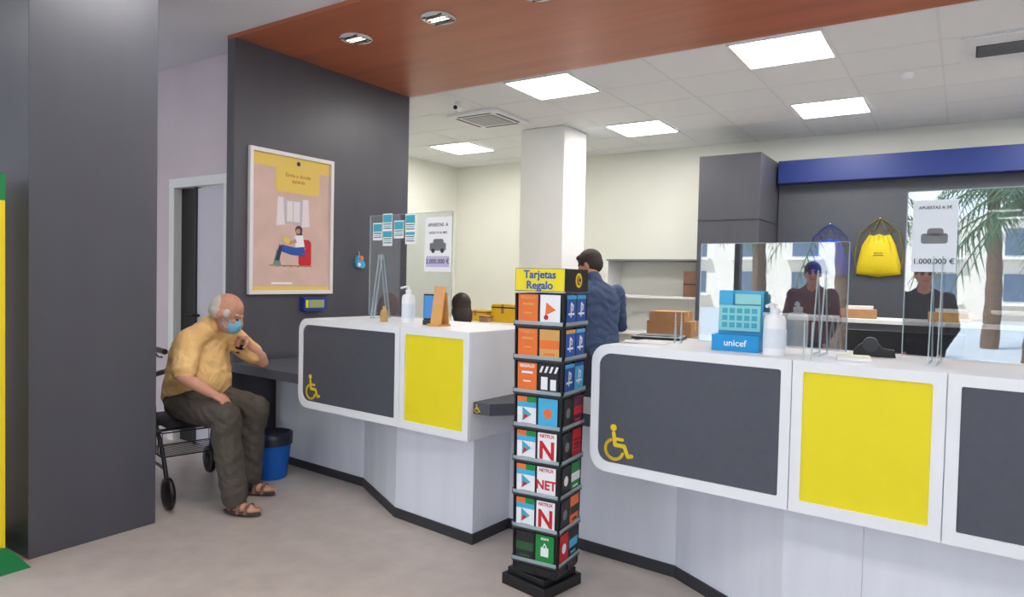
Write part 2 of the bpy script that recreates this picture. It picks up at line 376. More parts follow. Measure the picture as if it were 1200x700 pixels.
b=MB(); b.M=Matrix.Rotation(-.15,4,'X'); b.box(-.045,.045,0,.006,0,.24,PTAN); b.box(-.04,.04,-.002,0,.13,.23,mat('salmon',(230,170,120),.6))
b.M=Matrix.Translation((0,.07,0))@Matrix.Rotation(.1,4,'X'); b.box(-.045,.045,0,.006,0,.2,PTAN); b.M=Matrix(); b.box(-.05,.05,-.02,.08,0,.012,PTAN)
b.finish('desk_calendar',(-2.64,3.16,1.201),-.1)
b=MB(); b.box(-.035,.035,-.006,.006,.03,.19,BLACK); b.box(-.031,.031,-.0075,-.006,.04,.18,mat('phone_screen',(60,130,200),.3,emit=.3)); b.box(-.03,.03,-.03,.04,0,.03,DGREY)
b.finish('card_terminal',(-2.74,3.22,1.201),.3,bevel=.003)

# ------------------------------------------------------------ poster & wall items
def wallx(name,y,z,fn,x=-4.599):
    b=MB(); b.M=FXp((0,0,0)); fn(b); return b.finish(name,(x,y,z))
PINK=mat('poster_pink',(216,184,172),.5,var=.06,scale=6); PY=mat('poster_yellow',(236,204,96),.5); PFR=mat('poster_frame',(238,234,234),.3)
def poster(b):
    w,h=.415,.57
    b.ring([(-w,-h),(w,-h),(w,h),(-w,h)],[(-w+.03,-h+.03),(w-.03,-h+.03),(w-.03,h-.03),(-w+.03,h-.03)],0,.03,PFR)
    b.box(-w+.03,w-.03,-h+.03,h-.03,0,.012,PINK)
    b.box(-w+.03,w-.03,h-.13,h-.03,.012,.013,PY); b.prism(rrect(-.17,.27,h-.32,h-.12,(.03,.03,.001,.001)),.012,.0131,PY)
    b.box(-w+.03,w-.03,-h+.03,-h+.06,.012,.013,PY); b.box(-.2,.0,-h+.08,-h+.095,.012,.013,PAPER)
    b.disc(.05,h-.075,.018,.013,.014,TXT); b.text('Envía a donde\nquieras',.045,.05,h-.2,.0135,mat('poster_ochre',(196,130,50),.6))
    b.box(-.14,.15,.0,.2,.012,.0125,mat('poster_window',(198,190,200),.5))
    for sx in(-.16,.09): b.prism([(sx,-.02),(sx+.08,-.01),(sx+.065,.21),(sx+.01,.21)],.0125,.013,mat('poster_curtain',(234,226,228),.5))
    b.box(-.06,.07,.02,.185,.0125,.0128,_m['poster_curtain']); b.box(-.002,.006,.0,.2,.0128,.013,_m['poster_window']) 
    nav=mat('poster_navy',(48,48,84),.5)
    b.prism([(-.19,-.335),(-.15,-.20),(-.11,-.335)],.0121,.0127,mat('poster_leaf',(110,150,140),.6))
    b.prism(rrect(.06,.19,-.335,-.12,(.02,.02,.04,.05)),.0125,.0135,RED)
    b.disc(.06,-.045,.036,.013,.014,nav); b.prism([(.03,-.05),(.09,-.05),(.105,-.13),(.045,-.12)],.013,.0139,nav); b.disc(.052,-.055,.022,.014,.015,SKIN)
    b.prism([(.02,-.09),(.10,-.085),(.125,-.20),(.03,-.22)],.014,.0145,PAPER); b.prism([(.03,-.12),(-.05,-.15),(-.045,-.17),(.04,-.15)],.0145,.015,SKIN)
    b.prism([(.12,-.18),(.02,-.19),(-.11,-.17),(-.13,-.22),(-.02,-.25),(.12,-.26)],.0145,.0152,PBLUE); b.prism([(-.13,-.17),(-.10,-.19),(-.13,-.30),(-.17,-.30)],.0145,.0153,nav)
    b.prism([(-.09,-.10),(-.03,-.12),(-.035,-.165),(-.095,-.145)],.015,.0155,PY)
    b.box(-.22,.2,-.345,-.335,.013,.014,mat('poster_ochre',(196,130,50)))
    for k in range(5): b.disc(-.15+.07*k,-.345,.008,.013,.0145,TEAL)
wallx('framed_poster',3.665,1.90,poster)
def disp(b):
    b.prism(rrect(-.12,.12,-.055,.055,(.012,)*4),0,.05,mat('display_blue',(36,62,140),.4)); b.box(-.07,.09,-.03,.035,.05,.052,mat('display_lcd',(150,160,110),.4,emit=.1)); b.box(-.105,-.08,-.03,.035,.05,.053,YEL)
wallx('queue_number_display',3.88,1.245,disp)
def toy(b):
    b.tube([(0,.09,.01),(0,.05,.015)],.003,CHROME); b.prism([(-.03,-.05),(.03,-.06),(.04,.0),(.02,.05),(-.02,.055),(-.04,.0)],0,.03,_m['print_lightblue']); b.disc(.01,.03,.022,.03,.04,PORG); b.disc(-.015,-.03,.018,.03,.036,PAPER); b.disc(.04,-.03,.03,0,.025,PLBL)
wallx('hanging_keyring_toy',4.4,1.62,toy)

def bag(loc,m,s=1,cord=BLACK):
    b=MB(); b.M=Matrix.Scale(s,4)
    pts=[(-.10,.22),(-.17,.10),(-.21,-.10),(-.225,-.22),(0,-.25),(.225,-.22),(.21,-.10),(.16,.10),(.10,.22),(.05,.205),(0,.225),(-.06,.205)]
    n=12
    rows=[]
    for k,(sc,d) in enumerate(((1,0),(1.0,.03),(.85,.06),(.5,.085))):
        rows.append([(p[0]*sc,-d,p[1]*sc) for p in pts])
    vs=[p for r in rows for p in r]; fs=[(k*n+i,k*n+(i+1)%n,(k+1)*n+(i+1)%n,(k+1)*n+i) for k in range(3) for i in range(n)]+[tuple(range(3*n,4*n)),tuple(range(n))]
    b.add(vs,fs,m,True)
    for sg in(-1,1):
        b.tube([(.215*sg,-.03,-.22),(.24*sg,-.035,.0),(.19*sg,-.03,.24),(.09*sg,-.02,.34),(0,-.01,.40)],.007,cord,6)
        b.tube([(.09*sg,-.03,.21),(.13*sg,-.03,.30),(.05*sg,-.02,.27),(0,-.01,.40)],.007,cord,6)
    b.tube([(0,0,.40),(0,-.04,.40)],.008,CHROME,8)
    for k in range(5): b.tube([(-.08+.04*k,-.055,.20),(-.11+.055*k,-.075,.10),(-.12+.06*k,-.083,.02)],[.012,.008,.002],m,6)
    b.M=b.M@FY((0,-.088,0)); b.text('SALOU',.028,0,.01,0,TXT); b.box(-.05,.05,-.02,-.012,0,.001,TXT)
    return b.finish('drawstring_backpack',loc)
bag((-.80,8.549,1.85),mat('bag_yellow',(232,206,24),.6,bump=.3,bscale=16),1,mat('cord_yellowish',(120,110,40),.7)); bag((-1.30,8.549,1.82),mat('bag_blue',(40,84,205),.5,bump=.3,bscale=16),.95,mat('cord_blue',(40,66,150),.6))

# ------------------------------------------------------------ gift card rack
rack=empty('gift_card_display_stand',(-1.665,2.865,0))
b=MB(); b.M=Matrix.Translation((-.02,0,0))@Matrix.Rotation(math.radians(-10),4,'Z'); b.box(-.138,.138,-.14,.14,0,.055,BLACK); b.box(-.118,.118,-.12,.12,.0551,.085,BLACK); b.finish('base',bevel=.004,parent=rack)
b=MB(); h=.128
b.box(-h+.008,h-.008,-h+.008,h-.008,.09,1.43,DGREY)
b.box(-h-.003,h+.003,-h-.003,h+.003,1.44,1.548,BLACK)
b.box(-h,h,-h,h,.09,.13,BLACK)
def playc(b,x,z,d):
    b.box(x-.052,x+.052,z-.07,z+.07,d,d+.001,PAPER); b.box(x-.052,x+.052,z+.02,z+.07,d+.001,d+.0015,PLBL)
    b.box(x-.052,x-.0,z+.045,z+.07,d+.0015,d+.002,PORG); b.box(x,x+.052,z+.045,z+.07,d+.0015,d+.002,GREEN)
    b.prism([(x-.022,z-.045),(x+.028,z-.012),(x-.022,z+.02)],d+.002,d+.003,TEAL); b.prism([(x-.022,z-.045),(x+.01,z-.02),(x-.012,z-.012)],d+.003,d+.0035,RED)
    b.box(x-.03,x+.03,z-.062,z-.055,d+.001,d+.0015,GREY)
def flat(c,motif=None,mc=PAPER,t=None,cap=None):
    def f(b,x,z,d):
        b.box(x-.052,x+.052,z-.07,z+.07,d,d+.001,c)
        if motif=='band': b.box(x-.052,x+.052,z-.02,z+.02,d+.001,d+.0015,mc); b.box(x-.03,x+.03,z-.05,z-.04,d+.001,d+.0015,mc)
        if motif=='disc': b.disc(x,z,.024,d+.001,d+.0015,mc)
        if motif=='ps':
            b.stroke([(x-.004,z-.03),(x-.004,z+.032),(x+.018,z+.02),(x+.014,z+.0)],.011,d+.001,d+.0015,PAPER); b.stroke([(x-.03,z-.018),(x+.03,z-.018)],.010,d+.001,d+.0015,PAPER); b.box(x-.052,x+.052,z+.052,z+.07,d+.001,d+.0015,mc)
        if motif=='tri': b.prism([(x-.025,z-.025),(x+.03,z),(x-.02,z+.035)],d+.001,d+.0015,mc); b.disc(x-.02,z-.035,.012,d+.001,d+.0016,RED)
        if motif=='small': b.box(x-.03,x+.03,z+.02,z+.03,d+.001,d+.0015,mc); b.box(x-.02,x+.02,z-.02,z-.014,d+.001,d+.0015,mc)
        if motif=='lines':
            for k in range(4): b.box(x-.035,x+.035,z-.045+.02*k,z-.037+.02*k,d+.001,d+.0015,mc)
        if motif=='stripes':
            for k in range(4): b.prism([(x-.05+.026*k,z+.03),(x-.038+.026*k,z+.03),(x-.026+.026*k,z+.06),(x-.038+.026*k,z+.06)],d+.001,d+.0015,PAPER)
            b.box(x-.04,x-.005,z-.05,z+.01,d+.001,d+.0015,PAPER); b.box(x+.01,x+.04,z-.05,z-.0,d+.001,d+.0015,PAPER)
        if motif=='bag': b.box(x-.022,x+.022,z-.03,z+.012,d+.001,d+.002,PAPER); b.tube([(x-.012,z+.012,d+.002),(x,z+.032,d+.002),(x+.012,z+.012,d+.002)],.003,PAPER,6)
        if t: b.text(t,.115 if len(t)==1 else .06,x,z-.016,d+.0018,mc,bold=.03)
        if cap: b.text(cap,.021,x,z+.055,d+.0018,mc,bold=.02)
    return f
netf=flat(PAPER,None,RED,'N','NETFLIX'); netf2=flat(PAPER,None,RED,'NET','NETFLIX')
front=[(flat(PORG,'small',PTAN,cap='REGALO'),flat(PAPER,'tri',PORG)),(flat(PORG,'small',PTAN,cap='TARJETA'),flat(PTAN,'band',PORG)),(flat(PORG,'small',PAPER,cap='REGALO'),flat(PBLK,'stripes')),(playc,flat(PLBL,'disc',PORG)),
 (playc,netf),(playc,netf2),(playc,netf),(flat(PBLK,'band',mat('xb',(40,90,50))),flat(GREEN,'bag',PAPER,cap='store'))]
ps=flat(PBLUE,'ps',PLBL); nin=flat(RED,'disc'); xb=flat(GREEN,'band'); dk=flat(PBLK,'disc',GREY); pl=flat(PPURP,'band',RED)
side=[(ps,ps),(flat(PBLUE,'ps',PTAN),ps),(ps,flat(PLBL,'ps',PBLUE)),(dk,pl),(dk,flat(RED,'lines',PPURP)),(flat(PBLK,'disc',PAPER),xb),(dk,flat(PORG,'band',PBLK)),(nin,flat(PBLK,'band',PLBL))]
for fi in range(4):
    R=Matrix.Rotation(fi*math.pi/2,4,'Z')
    b.M=R@FY((0,-h+.008,0))
    rows=front if fi%2==0 else side
    for r in range(8):
        z=1.355-.162*r
        for ci,x in enumerate((-.058,.058)): rows[r][ci](b,x,z,.012)
        b.box(-h,h,z-.082,z-.072,.0,.02,DGREY); b.box(-h,h,z-.072,z-.055,.0185,.02,ACE)
    for x in (-h,-.003,h-.006): b.box(x,x+.006,.1,1.43,0,.012,BLACK)
    b.M=R@FY((0,-h-.003,0))
    if fi%2==0:
        b.box(-h,h,1.443,1.546,0,.002,YEL); b.text('Tarjetas',.052,0,1.518,.003,PBLUE,bold=.025); b.text('Regalo',.052,0,1.468,.003,PBLUE,bold=.025)
    else:
        b.disc(.02,1.495,.035,0,.002,TXY); b.disc(.02,1.495,.022,.002,.003,BLACK); b.text('C',.045,.02,1.495,.0035,TXY)
for v in range(len(b.v)):   # gentle taper towards the foot
    x,y,z=b.v[v]; k=.90+.10*min(1,z/1.4); b.v[v]=(x*k,y*k,z)
b.finish('card_panels',rz=math.radians(4),parent=rack)

# ------------------------------------------------------------ promo stand left
b=MB()
gr=mat('promo_green',(16,130,70),.5); py=mat('promo_yellow',(245,215,20),.5)
b.box(-.5,.0,-.02,.02,.1,1.82,py); b.box(-.5,.0,-.021,.021,1.82,1.95,gr)
b.M=Matrix(((0,0,1,-.5),(1,0,0,0),(0,1,0,0),(0,0,0,1))); b.prism([(-.17,0),(.12,0),(.03,.12),(-.03,.14)],0,.53,gr)
b.M=FY((0,-.022,0)); b.text('ENVÍOS',.1,-.25,1.5,.001,gr)
b.finish('promotional_stand',(-3.87,1.38,0))

b=MB(); bb=mat('bin_blue',(16,104,204),.45); bg=mat('bin_bag',(34,38,56),.3)
b.lathe([(.105,0),(.11,.01),(.140,.27),(.146,.285),(.13,.28),(.1,.02)],(0,0,0),bb); b.lathe([(.149,.25),(.150,.30),(.152,.33),(.128,.335),(.12,.2)],(0,0,0),bg)
b.finish('waste_bin',(-4.20,3.19,0))

# ------------------------------------------------------------ background storage
b=MB(); b.box(-.8,.8,-.28,.28,.05,1.0,LAM); b.box(-.78,.78,-.26,.26,0,.05,PLINTH)
for k in range(3): b.box(-.78+.525*k,-.27+.525*k,-.296,-.28,.08,.97,WHITE); b.box(-.35+.525*k,-.33+.525*k,-.31,-.296,.5,.65,CHROME)
b.finish('low_cabinet',(-4.5,6.4,0),bevel=.003)
YB=mat('yellow_box',(232,184,24),.6)
for i,(x,y,w,hh,c) in enumerate(((-4.66,6.38,.16,.12,YB),(-4.28,6.38,.15,.2,YB),(-3.98,6.42,.12,.27,YB),(-4.46,6.22,.06,.07,CARD))):
    b=MB(); d=.1 if i<3 else .05
    b.box(-w,w,-d,d,0,hh,c); b.box(-.02,.02,-d-.001,d+.001,hh*.5,hh+.001,CARD); b.box(-w-.004,w+.004,-d-.004,d+.004,hh*.80,hh*.86,PBLK)
    b.finish('parcel_box',(x,y,1.001),bevel=.002)
b=MB(); b.box(-.35,.35,-.28,.28,0,1.03,mat('steel_grey',(140,142,146),.5))
for k in range(4): b.box(-.33,.33,-.29,-.28,.03+.25*k,.26+.25*k,GREY); b.box(-.06,.06,-.305,-.29,.16+.25*k,.175+.25*k,CHROME)
b.finish('filing_cabinet',(-2.0,5.75,0),bevel=.003)
for (x,z,w,hh) in ((-2.1,1.0305,.19,.13),(-2.12,1.162,.15,.08)):
    b=MB(); b.box(-w,w,-.15,.15,0,hh,CARD); b.box(-w-.001,w+.001,-.02,.02,hh*.4,hh+.001,PTAN); b.finish('cardboard_box',(x,5.72,z),.1)
b=MB(); b.box(-1.6,3.4,-.25,.25,.0,1.17,DARKP); b.box(-1.62,3.42,-.28,.28,1.17,1.205,LAM)
b.finish('back_counter',(-.1,7.0,0),bevel=.003)
for x,c in ((-.8,CARD),(-.1,PTAN),(.3,DGREY)):
    b=MB(); b.box(-.15,.15,-.1,.1,0,.08,c); b.box(-.1,.12,-.08,.08,.0801,.11,PAPER); b.finish('document_tray',(x,6.95,1.206),.1,bevel=.002)

# ------------------------------------------------------------ figures
class Fig:
    def __init__(s): s.p=[]
    def cap(s,a,ra,b,rb,l): s.p.append(('c',V(a),ra,V(b),rb,l))
    def chain(s,pts,rs,l):
        for i in range(len(pts)-1): s.cap(pts[i],rs[i],pts[i+1],rs[i+1],l)
    def ell(s,c,r,l,ax=None):
        A=Matrix(ax).transposed() if ax else Matrix.Identity(3); s.p.append(('e',V(c),V(r),A,l))
    def loft(s,rings,l,ax):
        s.p.append(('l',[(V(c),a,b_) for c,a,b_ in rings],ax,l))
    def build(s,name,mats,voxel=.006,parent=None,smooth=3,origin=(0,0,0)):
        vs=[];fs=[]
        for p in s.p:
            o=len(vs); n=14
            if p[0]=='c':
                _,a,ra,b_,rb,l=p; d=b_-a; d=d.normalized() if d.length>1e-6 else V((0,0,1)); u=d.orthogonal().normalized(); w=d.cross(u)
                rings=[(a,ra,t) for t in(-89,-60,-30,0)]+[(b_,rb,t) for t in(0,30,60,89)]
                for c,r,t in rings:
                    t=math.radians(t)
                    for k in range(n):
                        q=2*math.pi*k/n; vs.append(c+d*(r*math.sin(t))+(u*math.cos(q)+w*math.sin(q))*(r*math.cos(t)))
                L=8
            elif p[0]=='e':
                _,c,r,A,l=p; L=11; n=18
                for i in range(L):
                    t=math.radians(-89+178*i/(L-1))
                    for k in range(n):
                        q=2*math.pi*k/n; vs.append(c+A@V((r[0]*math.cos(t)*math.cos(q),r[1]*math.cos(t)*math.sin(q),r[2]*math.sin(t))))
            else:
                _,rg,ax,l=p; n=28; L=len(rg)
                for c,a,b_ in rg:
                    for k in range(n):
                        q=2*math.pi*k/n; cc,ss=math.cos(q),math.sin(q); e=.85
                        vs.append(c+ax[0]*(a*math.copysign(abs(cc)**e,cc))+ax[1]*(b_*math.copysign(abs(ss)**e,ss)))
            for i in range(L-1):
                for k in range(n): fs.append((o+i*n+k,o+i*n+(k+1)%n,o+(i+1)*n+(k+1)%n,o+(i+1)*n+k))
            fs.append(tuple(o+k for k in range(n))[::-1]); fs.append(tuple(o+(L-1)*n+k for k in range(n)))
        me=bpy.data.meshes.new('tmp'); me.from_pydata([tuple(v) for v in vs],[],fs); ob=bpy.data.objects.new('tmp',me); bpy.context.collection.objects.link(ob)
        m=ob.modifiers.new('r','REMESH'); m.mode='VOXEL'; m.voxel_size=voxel
        sm=ob.modifiers.new('s','SMOOTH'); sm.factor=.5; sm.iterations=smooth
        dg=bpy.context.evaluated_depsgraph_get(); me2=bpy.data.meshes.new_from_object(ob.evaluated_get(dg)); bpy.data.objects.remove(ob)
        N=len(me2.vertices); co=np.empty(N*3,np.float32); me2.vertices.foreach_get('co',co); co=co.reshape(-1,3)
        names=list(mats.keys())
        def label(cen):
            F=len(cen); best=np.full(F,1e9); lab=np.zeros(F,int)
            for p in s.p:
                l=p[-1]
                if p[0]=='c':
                    _,a,ra,b_,rb,l=p; a=np.array(a);b2=np.array(b_); ab=b2-a; L2=max(ab@ab,1e-9)
                    t=np.clip(((cen-a)@ab)/L2,0,1); d=np.linalg.norm(cen-(a+t[:,None]*ab),axis=1)-(ra+(rb-ra)*t)
                elif p[0]=='e':
                    _,c,r,A,l=p; q=(cen-np.array(c))@np.array(A); r=np.array(r)
                    k0=np.linalg.norm(q/r,axis=1); k1=np.linalg.norm(q/(r*r),axis=1)+1e-9; d=k0*(k0-1)/k1
                else:
                    rg=p[1]; ax=p[2]; d=np.full(F,1e9)
                    for (c1,a1,b1),(c2,a2,b2) in zip(rg[:-1],rg[1:]):
                        z1,z2=c1.z,c2.z; t=(cen[:,2]-z1)/(z2-z1); tc=np.clip(t,0,1); cc=np.array(c1)+tc[:,None]*(np.array(c2)-np.array(c1))
                        q=cen-cc; x=q@np.array(ax[0]); y=q@np.array(ax[1]); ra=a1+(a2-a1)*tc; rb=b1+(b2-b1)*tc
                        dd=(np.sqrt((x/ra)**2+(y/rb)**2)-1)*np.minimum(ra,rb)+np.abs(t-tc)*abs(z2-z1); d=np.minimum(d,dd)
                k=d<best; best[k]=d[k]; lab[k]=names.index(l)
            return lab
        vl=label(co); cloth=np.isin(vl,[i for i,nm in enumerate(names) if nm in('shirt','trouser','jacket','jeans','top')])
        E=np.empty(len(me2.edges)*2,np.int32); me2.edges.foreach_get('vertices',E); E=E.reshape(-1,2)
        deg=np.bincount(E.ravel(),minlength=N)[:,None].astype(float)
        for it in range(16):
            acc=np.zeros((N,3)); np.add.at(acc,E[:,0],co[E[:,1]]); np.add.at(acc,E[:,1],co[E[:,0]])
            avg=acc/deg; co=np.where(cloth[:,None],co*.4+avg*.6,co).astype(np.float32)
        me2.vertices.foreach_set('co',co.ravel()); me2.update()
        # cloth folds: real geometry, diagonal wrinkles
        nr=np.empty(N*3,np.float32); me2.vertices.foreach_get('normal',nr); nr=nr.reshape(-1,3)
        x,y,z=co[:,0],co[:,1],co[:,2]
        w=np.sin(z*62+x*25+3*np.sin(y*17+x*9))*np.sin(x*21-y*26+z*8+2*np.sin(z*19))
        co=(co+nr*(w*.0038*cloth)[:,None]).astype(np.float32)
        me2.vertices.foreach_set('co',co.ravel()); me2.update()
        F=len(me2.polygons); cen=np.empty(F*3,np.float32); me2.polygons.foreach_get('center',cen); lab=label(cen.reshape(-1,3))
        me2.materials.clear()
        for nme in names: me2.materials.append(mats[nme])
        me2.polygons.foreach_set('material_index',lab.astype(np.int32)); me2.polygons.foreach_set('use_smooth',np.ones(F,bool))
        co-=np.array(origin,dtype=np.float32); me2.vertices.foreach_set('co',co.ravel()); me2.name=name
        o=bpy.data.objects.new(name,me2); bpy.context.collection.objects.link(o); o.location=(0,0,0) if parent else origin
        if parent: o.parent=parent
        return o
def nrm(v): return V(v).normalized()
def grip(f,c,a,p,rb,wrist,l='skin'):
    c=V(c);a=nrm(a);p=nrm(p); p=(p-a*p.dot(a)).normalized(); q=a.cross(p)
    f.ell(c+p*(rb+.017)-q*.008,(.042,.015,.038),l,(a,p,q))
    f.cap(c+p*(rb+.018)-q*.03,.024,wrist,.026,l)
    for i in range(4):
        off=(i-1.5)*.021; R=rb+.009; last=(215,225,215,190)[i]
        pts=[c+a*off+(p*math.cos(math.radians(t))+q*math.sin(math.radians(t)))*(R if t>30 else R+.006) for t in (20,75,130,175,last)]
        f.chain(pts,[.0105,.010,.009,.0085,.0075],l)
    pts=[c+a*.03+p*(rb+.016)-q*.02]+[c+a*.045+(p*math.cos(math.radians(t))+q*math.sin(math.radians(t)))*(rb+.01) for t in (-60,-110,-150)]
    f.chain(pts,[.015,.012,.011,.009],l)
def relax(f,w,d,n,s,l='skin',curl=1.0):
    w=V(w);d=nrm(d);n=nrm(n);n=(n-d*n.dot(d)).normalized();s_=d.cross(n); s_=s_ if s_.dot(V(s))>0 else -s_
    f.ell(w+d*.05,(.050,.041,.016),l,(d,s_,n))
    f.cap(w,.026,w+d*.03,.026,l)
    for i,L in enumerate((.068,.078,.072,.056)):
        base=w+d*.082+s_*(.032-.0215*i); ang=0; pts=[w+d*.05+s_*(.02-.014*i),base]; rs=[.012,.0100]
        cur=base
        for k,fr in enumerate((.45,.32,.23)):
            ang+=math.radians((22,32,26)[k])*curl; dd=d*math.cos(ang)+n*math.sin(ang)+s_*(.06*(1.5-i)); cur=cur+dd*L*fr*1.05; pts.append(cur); rs.append((.0092,.0085,.0075)[k])
        f.chain(pts,rs,l)
    t0=w+d*.025+s_*.025; t1=t0+(d*.6+s_*.8)*.03; t2=t1+(d*.85+s_*.35+n*.35)*.03; t3=t2+(d*.9+n*.4)*.024
    f.chain([t0,t1,t2,t3],[.016,.0125,.011,.0085],l)
UP=V((0,0,1))
def head(f,C,hf,mask=False,bald=False,hair='hair',long=False,skin='skin',S=1.0):
    hf=nrm(hf); hl=UP.cross(hf).normalized(); hu=hf.cross(hl); A=(hf,hl,hu); C=V(C)
    P=lambda a,b_,c:C+(hf*a+hl*b_+hu*c)*S
    e=lambda c,r,l:f.ell(c,tuple(x*S for x in r),l,A)
    e(P(-.008,0,.02),(.098,.078,.10),skin); e(P(.03,0,-.05),(.062,.058,.065),skin)
    e(P(.06,0,-.085),(.028,.032,.025),skin)
    f.chain([P(.088,0,.02),P(.112,0,-.022)],[.010,.014],skin)
    for sgn in(-1,1):
        e(P(-.008,.079*sgn,-.008),(.018,.012,.032),skin); e(P(-.004,.086*sgn,-.012),(.009,.007,.016),skin)
        e(P(.0865,.031*sgn,.004),(.008,.012,.0042),'eye')
        f.cap(P(.088,.018*sgn,.026),.008,P(.075,.048*sgn,.026),.007,hair if not bald else skin)
        e(P(.075,.035*sgn,-.02),(.02,.02,.018),skin)
    if mask:
        e(P(.078,0,-.045),(.046,.056,.054),'mask'); f.cap(P(.1,0,-.03),.019,P(.085,0,-.08),.022,'mask')
        for sgn in(-1,1): f.cap(P(.06,.05*sgn,-.03),.004,P(0,.082*sgn,.01),.004,'mask'); f.cap(P(.055,.048*sgn,-.07),.004,P(-.01,.082*sgn,-.035),.004,'mask')
    else:
        f.cap(P(.088,-.018,-.055),.006,P(.088,.018,-.055),.006,'lip')
    if bald:
        e(P(-.038,0,-.004),(.078,.0825,.062),hair); e(P(-.05,0,.025),(.067,.076,.066),hair)
        for sgn in(-1,1): e(P(.02,.072*sgn,.014),(.022,.0115,.026),hair)
    else:
        e(P(-.018,0,.038),(.105,.088,.095),hair); e(P(-.04,0,-.0),(.078,.082,.085),hair); e(P(.05,0,.085),(.04,.06,.028),hair)
        if long: e(P(-.06,0,-.08),(.06,.09,.12),hair); e(P(0,0,-.03),(.06,.092,.10),hair)

# ---- seated elderly man
man=Fig(); f2=nrm((.95,.30,0)); l2=nrm((-.30,.95,0)); ax=(f2,l2,UP)
C0=V((-4.29,2.65,0))
def R_(a,l,z,rx,ry): return (C0+f2*a+l2*l+V((0,0,z)),rx,ry)
man.ell((-4.30,2.64,.645),(.165,.195,.125),'trouser',ax)
man.loft([R_(0,0,.62,.15,.18),R_(-.01,0,.65,.19,.205),R_(.01,0,.72,.20,.212),R_(.02,.0,.80,.19,.208),R_(.015,.01,.88,.172,.205),R_(.01,.02,.96,.155,.205),R_(.015,.03,1.03,.135,.20),R_(.03,.035,1.09,.10,.165),R_(.05,.04,1.135,.06,.09)],'shirt',ax)
S1=V((-4.16,2.52,1.05));S2=V((-4.25,2.87,1.06))
man.cap(S1,.08,(-4.23,2.68,1.09),.088,'shirt'); man.cap((-4.23,2.68,1.09),.088,S2,.08,'shirt')
man.cap((-4.22,2.695,1.10),.06,(-4.14,2.73,1.18),.052,'skin')
man.cap((-4.205,2.70,1.13),.078,(-4.185,2.708,1.145),.070,'shirt')
E1=V((-4.04,2.40,.84));W1=V((-3.88,2.51,.735))
man.chain([S1,S1.lerp(E1,.4),S1.lerp(E1,.80)],[.084,.080,.076],'shirt'); man.chain([S1,S1.lerp(E1,.5),E1],[.05,.044,.038],'skin'); man.chain([E1,E1.lerp(W1,.35),W1],[.039,.040,.028],'skin')
relax(man,W1,(.80,.38,-.42),(0.1,.1,-1),(-.4,.9,0),curl=1.2)
E2=V((-4.12,3.05,.862));HC=V((-4.135,2.875,1.012));W2=V((-4.125,2.945,.985))
man.chain([S2,S2.lerp(E2,.4),S2.lerp(E2,.7)],[.084,.078,.073],'shirt'); man.chain([S2,S2.lerp(E2,.5),E2],[.05,.044,.038],'skin'); man.chain([E2,(-4.11,3.025,.91),W2],[.038,.037,.028],'skin')
grip(man,HC,(.97,-.22,0),(0.25,.25,1),.018,W2)
for H,K,A,fd in ((V((-4.27,2.54,.63)),V((-3.78,2.54,.60)),V((-3.725,2.56,.14)),nrm((.93,.30,0))),(V((-4.31,2.74,.63)),V((-3.93,2.86,.59)),V((-3.98,2.85,.14)),nrm((.90,.42,0)))):
    man.chain([H,H.lerp(K,.5),K],[.112,.104,.088],'trouser')
    man.chain([K,K.lerp(A,.3)-fd*.02,A],[.088,.088,.080],'trouser'); man.cap(A,.078,A-V((0,0,.03)),.080,'trouser')
    man.cap(A,.035,A-V((0,0,.07)),.034,'skin')
    s=V((-fd.y,fd.x,0)); c=V((A.x,A.y,0))+fd*.055
    man.ell(c+V((0,0,.018)),(.135,.048,.017),'sole',(fd,s,UP))
    man.ell(c+V((0,0,.05))-fd*.01,(.105,.037,.028),'skin',(fd,s,UP)); man.ell(c-fd*.07+V((0,0,.055)),(.04,.034,.035),'skin',(fd,s,UP))
    for i in range(5): man.cap(c+fd*(.09-.006*i)+s*(.026-.0135*i)*1+V((0,0,.045)),.011,c+fd*(.118-.011*abs(i-1))+s*(.028-.0145*i)+V((0,0,.04)),.010-.0006*i,'skin')
    for off,hh in ((.055,.062),(.0,.078)):
        man.chain([c+fd*off+s*.046+V((0,0,.025)),c+fd*off+s*.026+V((0,0,hh)),c+fd*off-s*.026+V((0,0,hh)),c+fd*off-s*.046+V((0,0,.025))],[.012]*4,'strap')
    man.chain([c-fd*.06+s*.042+V((0,0,.04)),c-fd*.11+V((0,0,.065)),c-fd*.06-s*.042+V((0,0,.04))],[.010]*3,'strap')
head(man,(-4.095,2.745,1.225),(.80,.56,-.55),mask=True,bald=True,S=1.08)
P_=empty('elderly_man',(-4.25,2.65,0))
matsM={'skin':SKIN,'shirt':mat('polo_peach',(238,194,128),.8,bump=.35,bscale=9),'trouser':mat('trousers_olive',(84,76,68),.85,bump=.4,bscale=9),'sole':mat('sandal_sole',(70,52,44),.7),
 'strap':mat('sandal_strap',(120,86,74),.6),'mask':mat('surgical_mask',(120,190,220),.8,bump=.2,bscale=60),'hair':mat('hair_white',(214,204,194),.8,bump=.5,bscale=120),'eye':mat('eye_dark',(60,44,38),.3),'lip':mat('lip',(170,96,88),.5)}
man.build('body',matsM,.0042,parent=P_,smooth=3,origin=(-4.25,2.65,0))

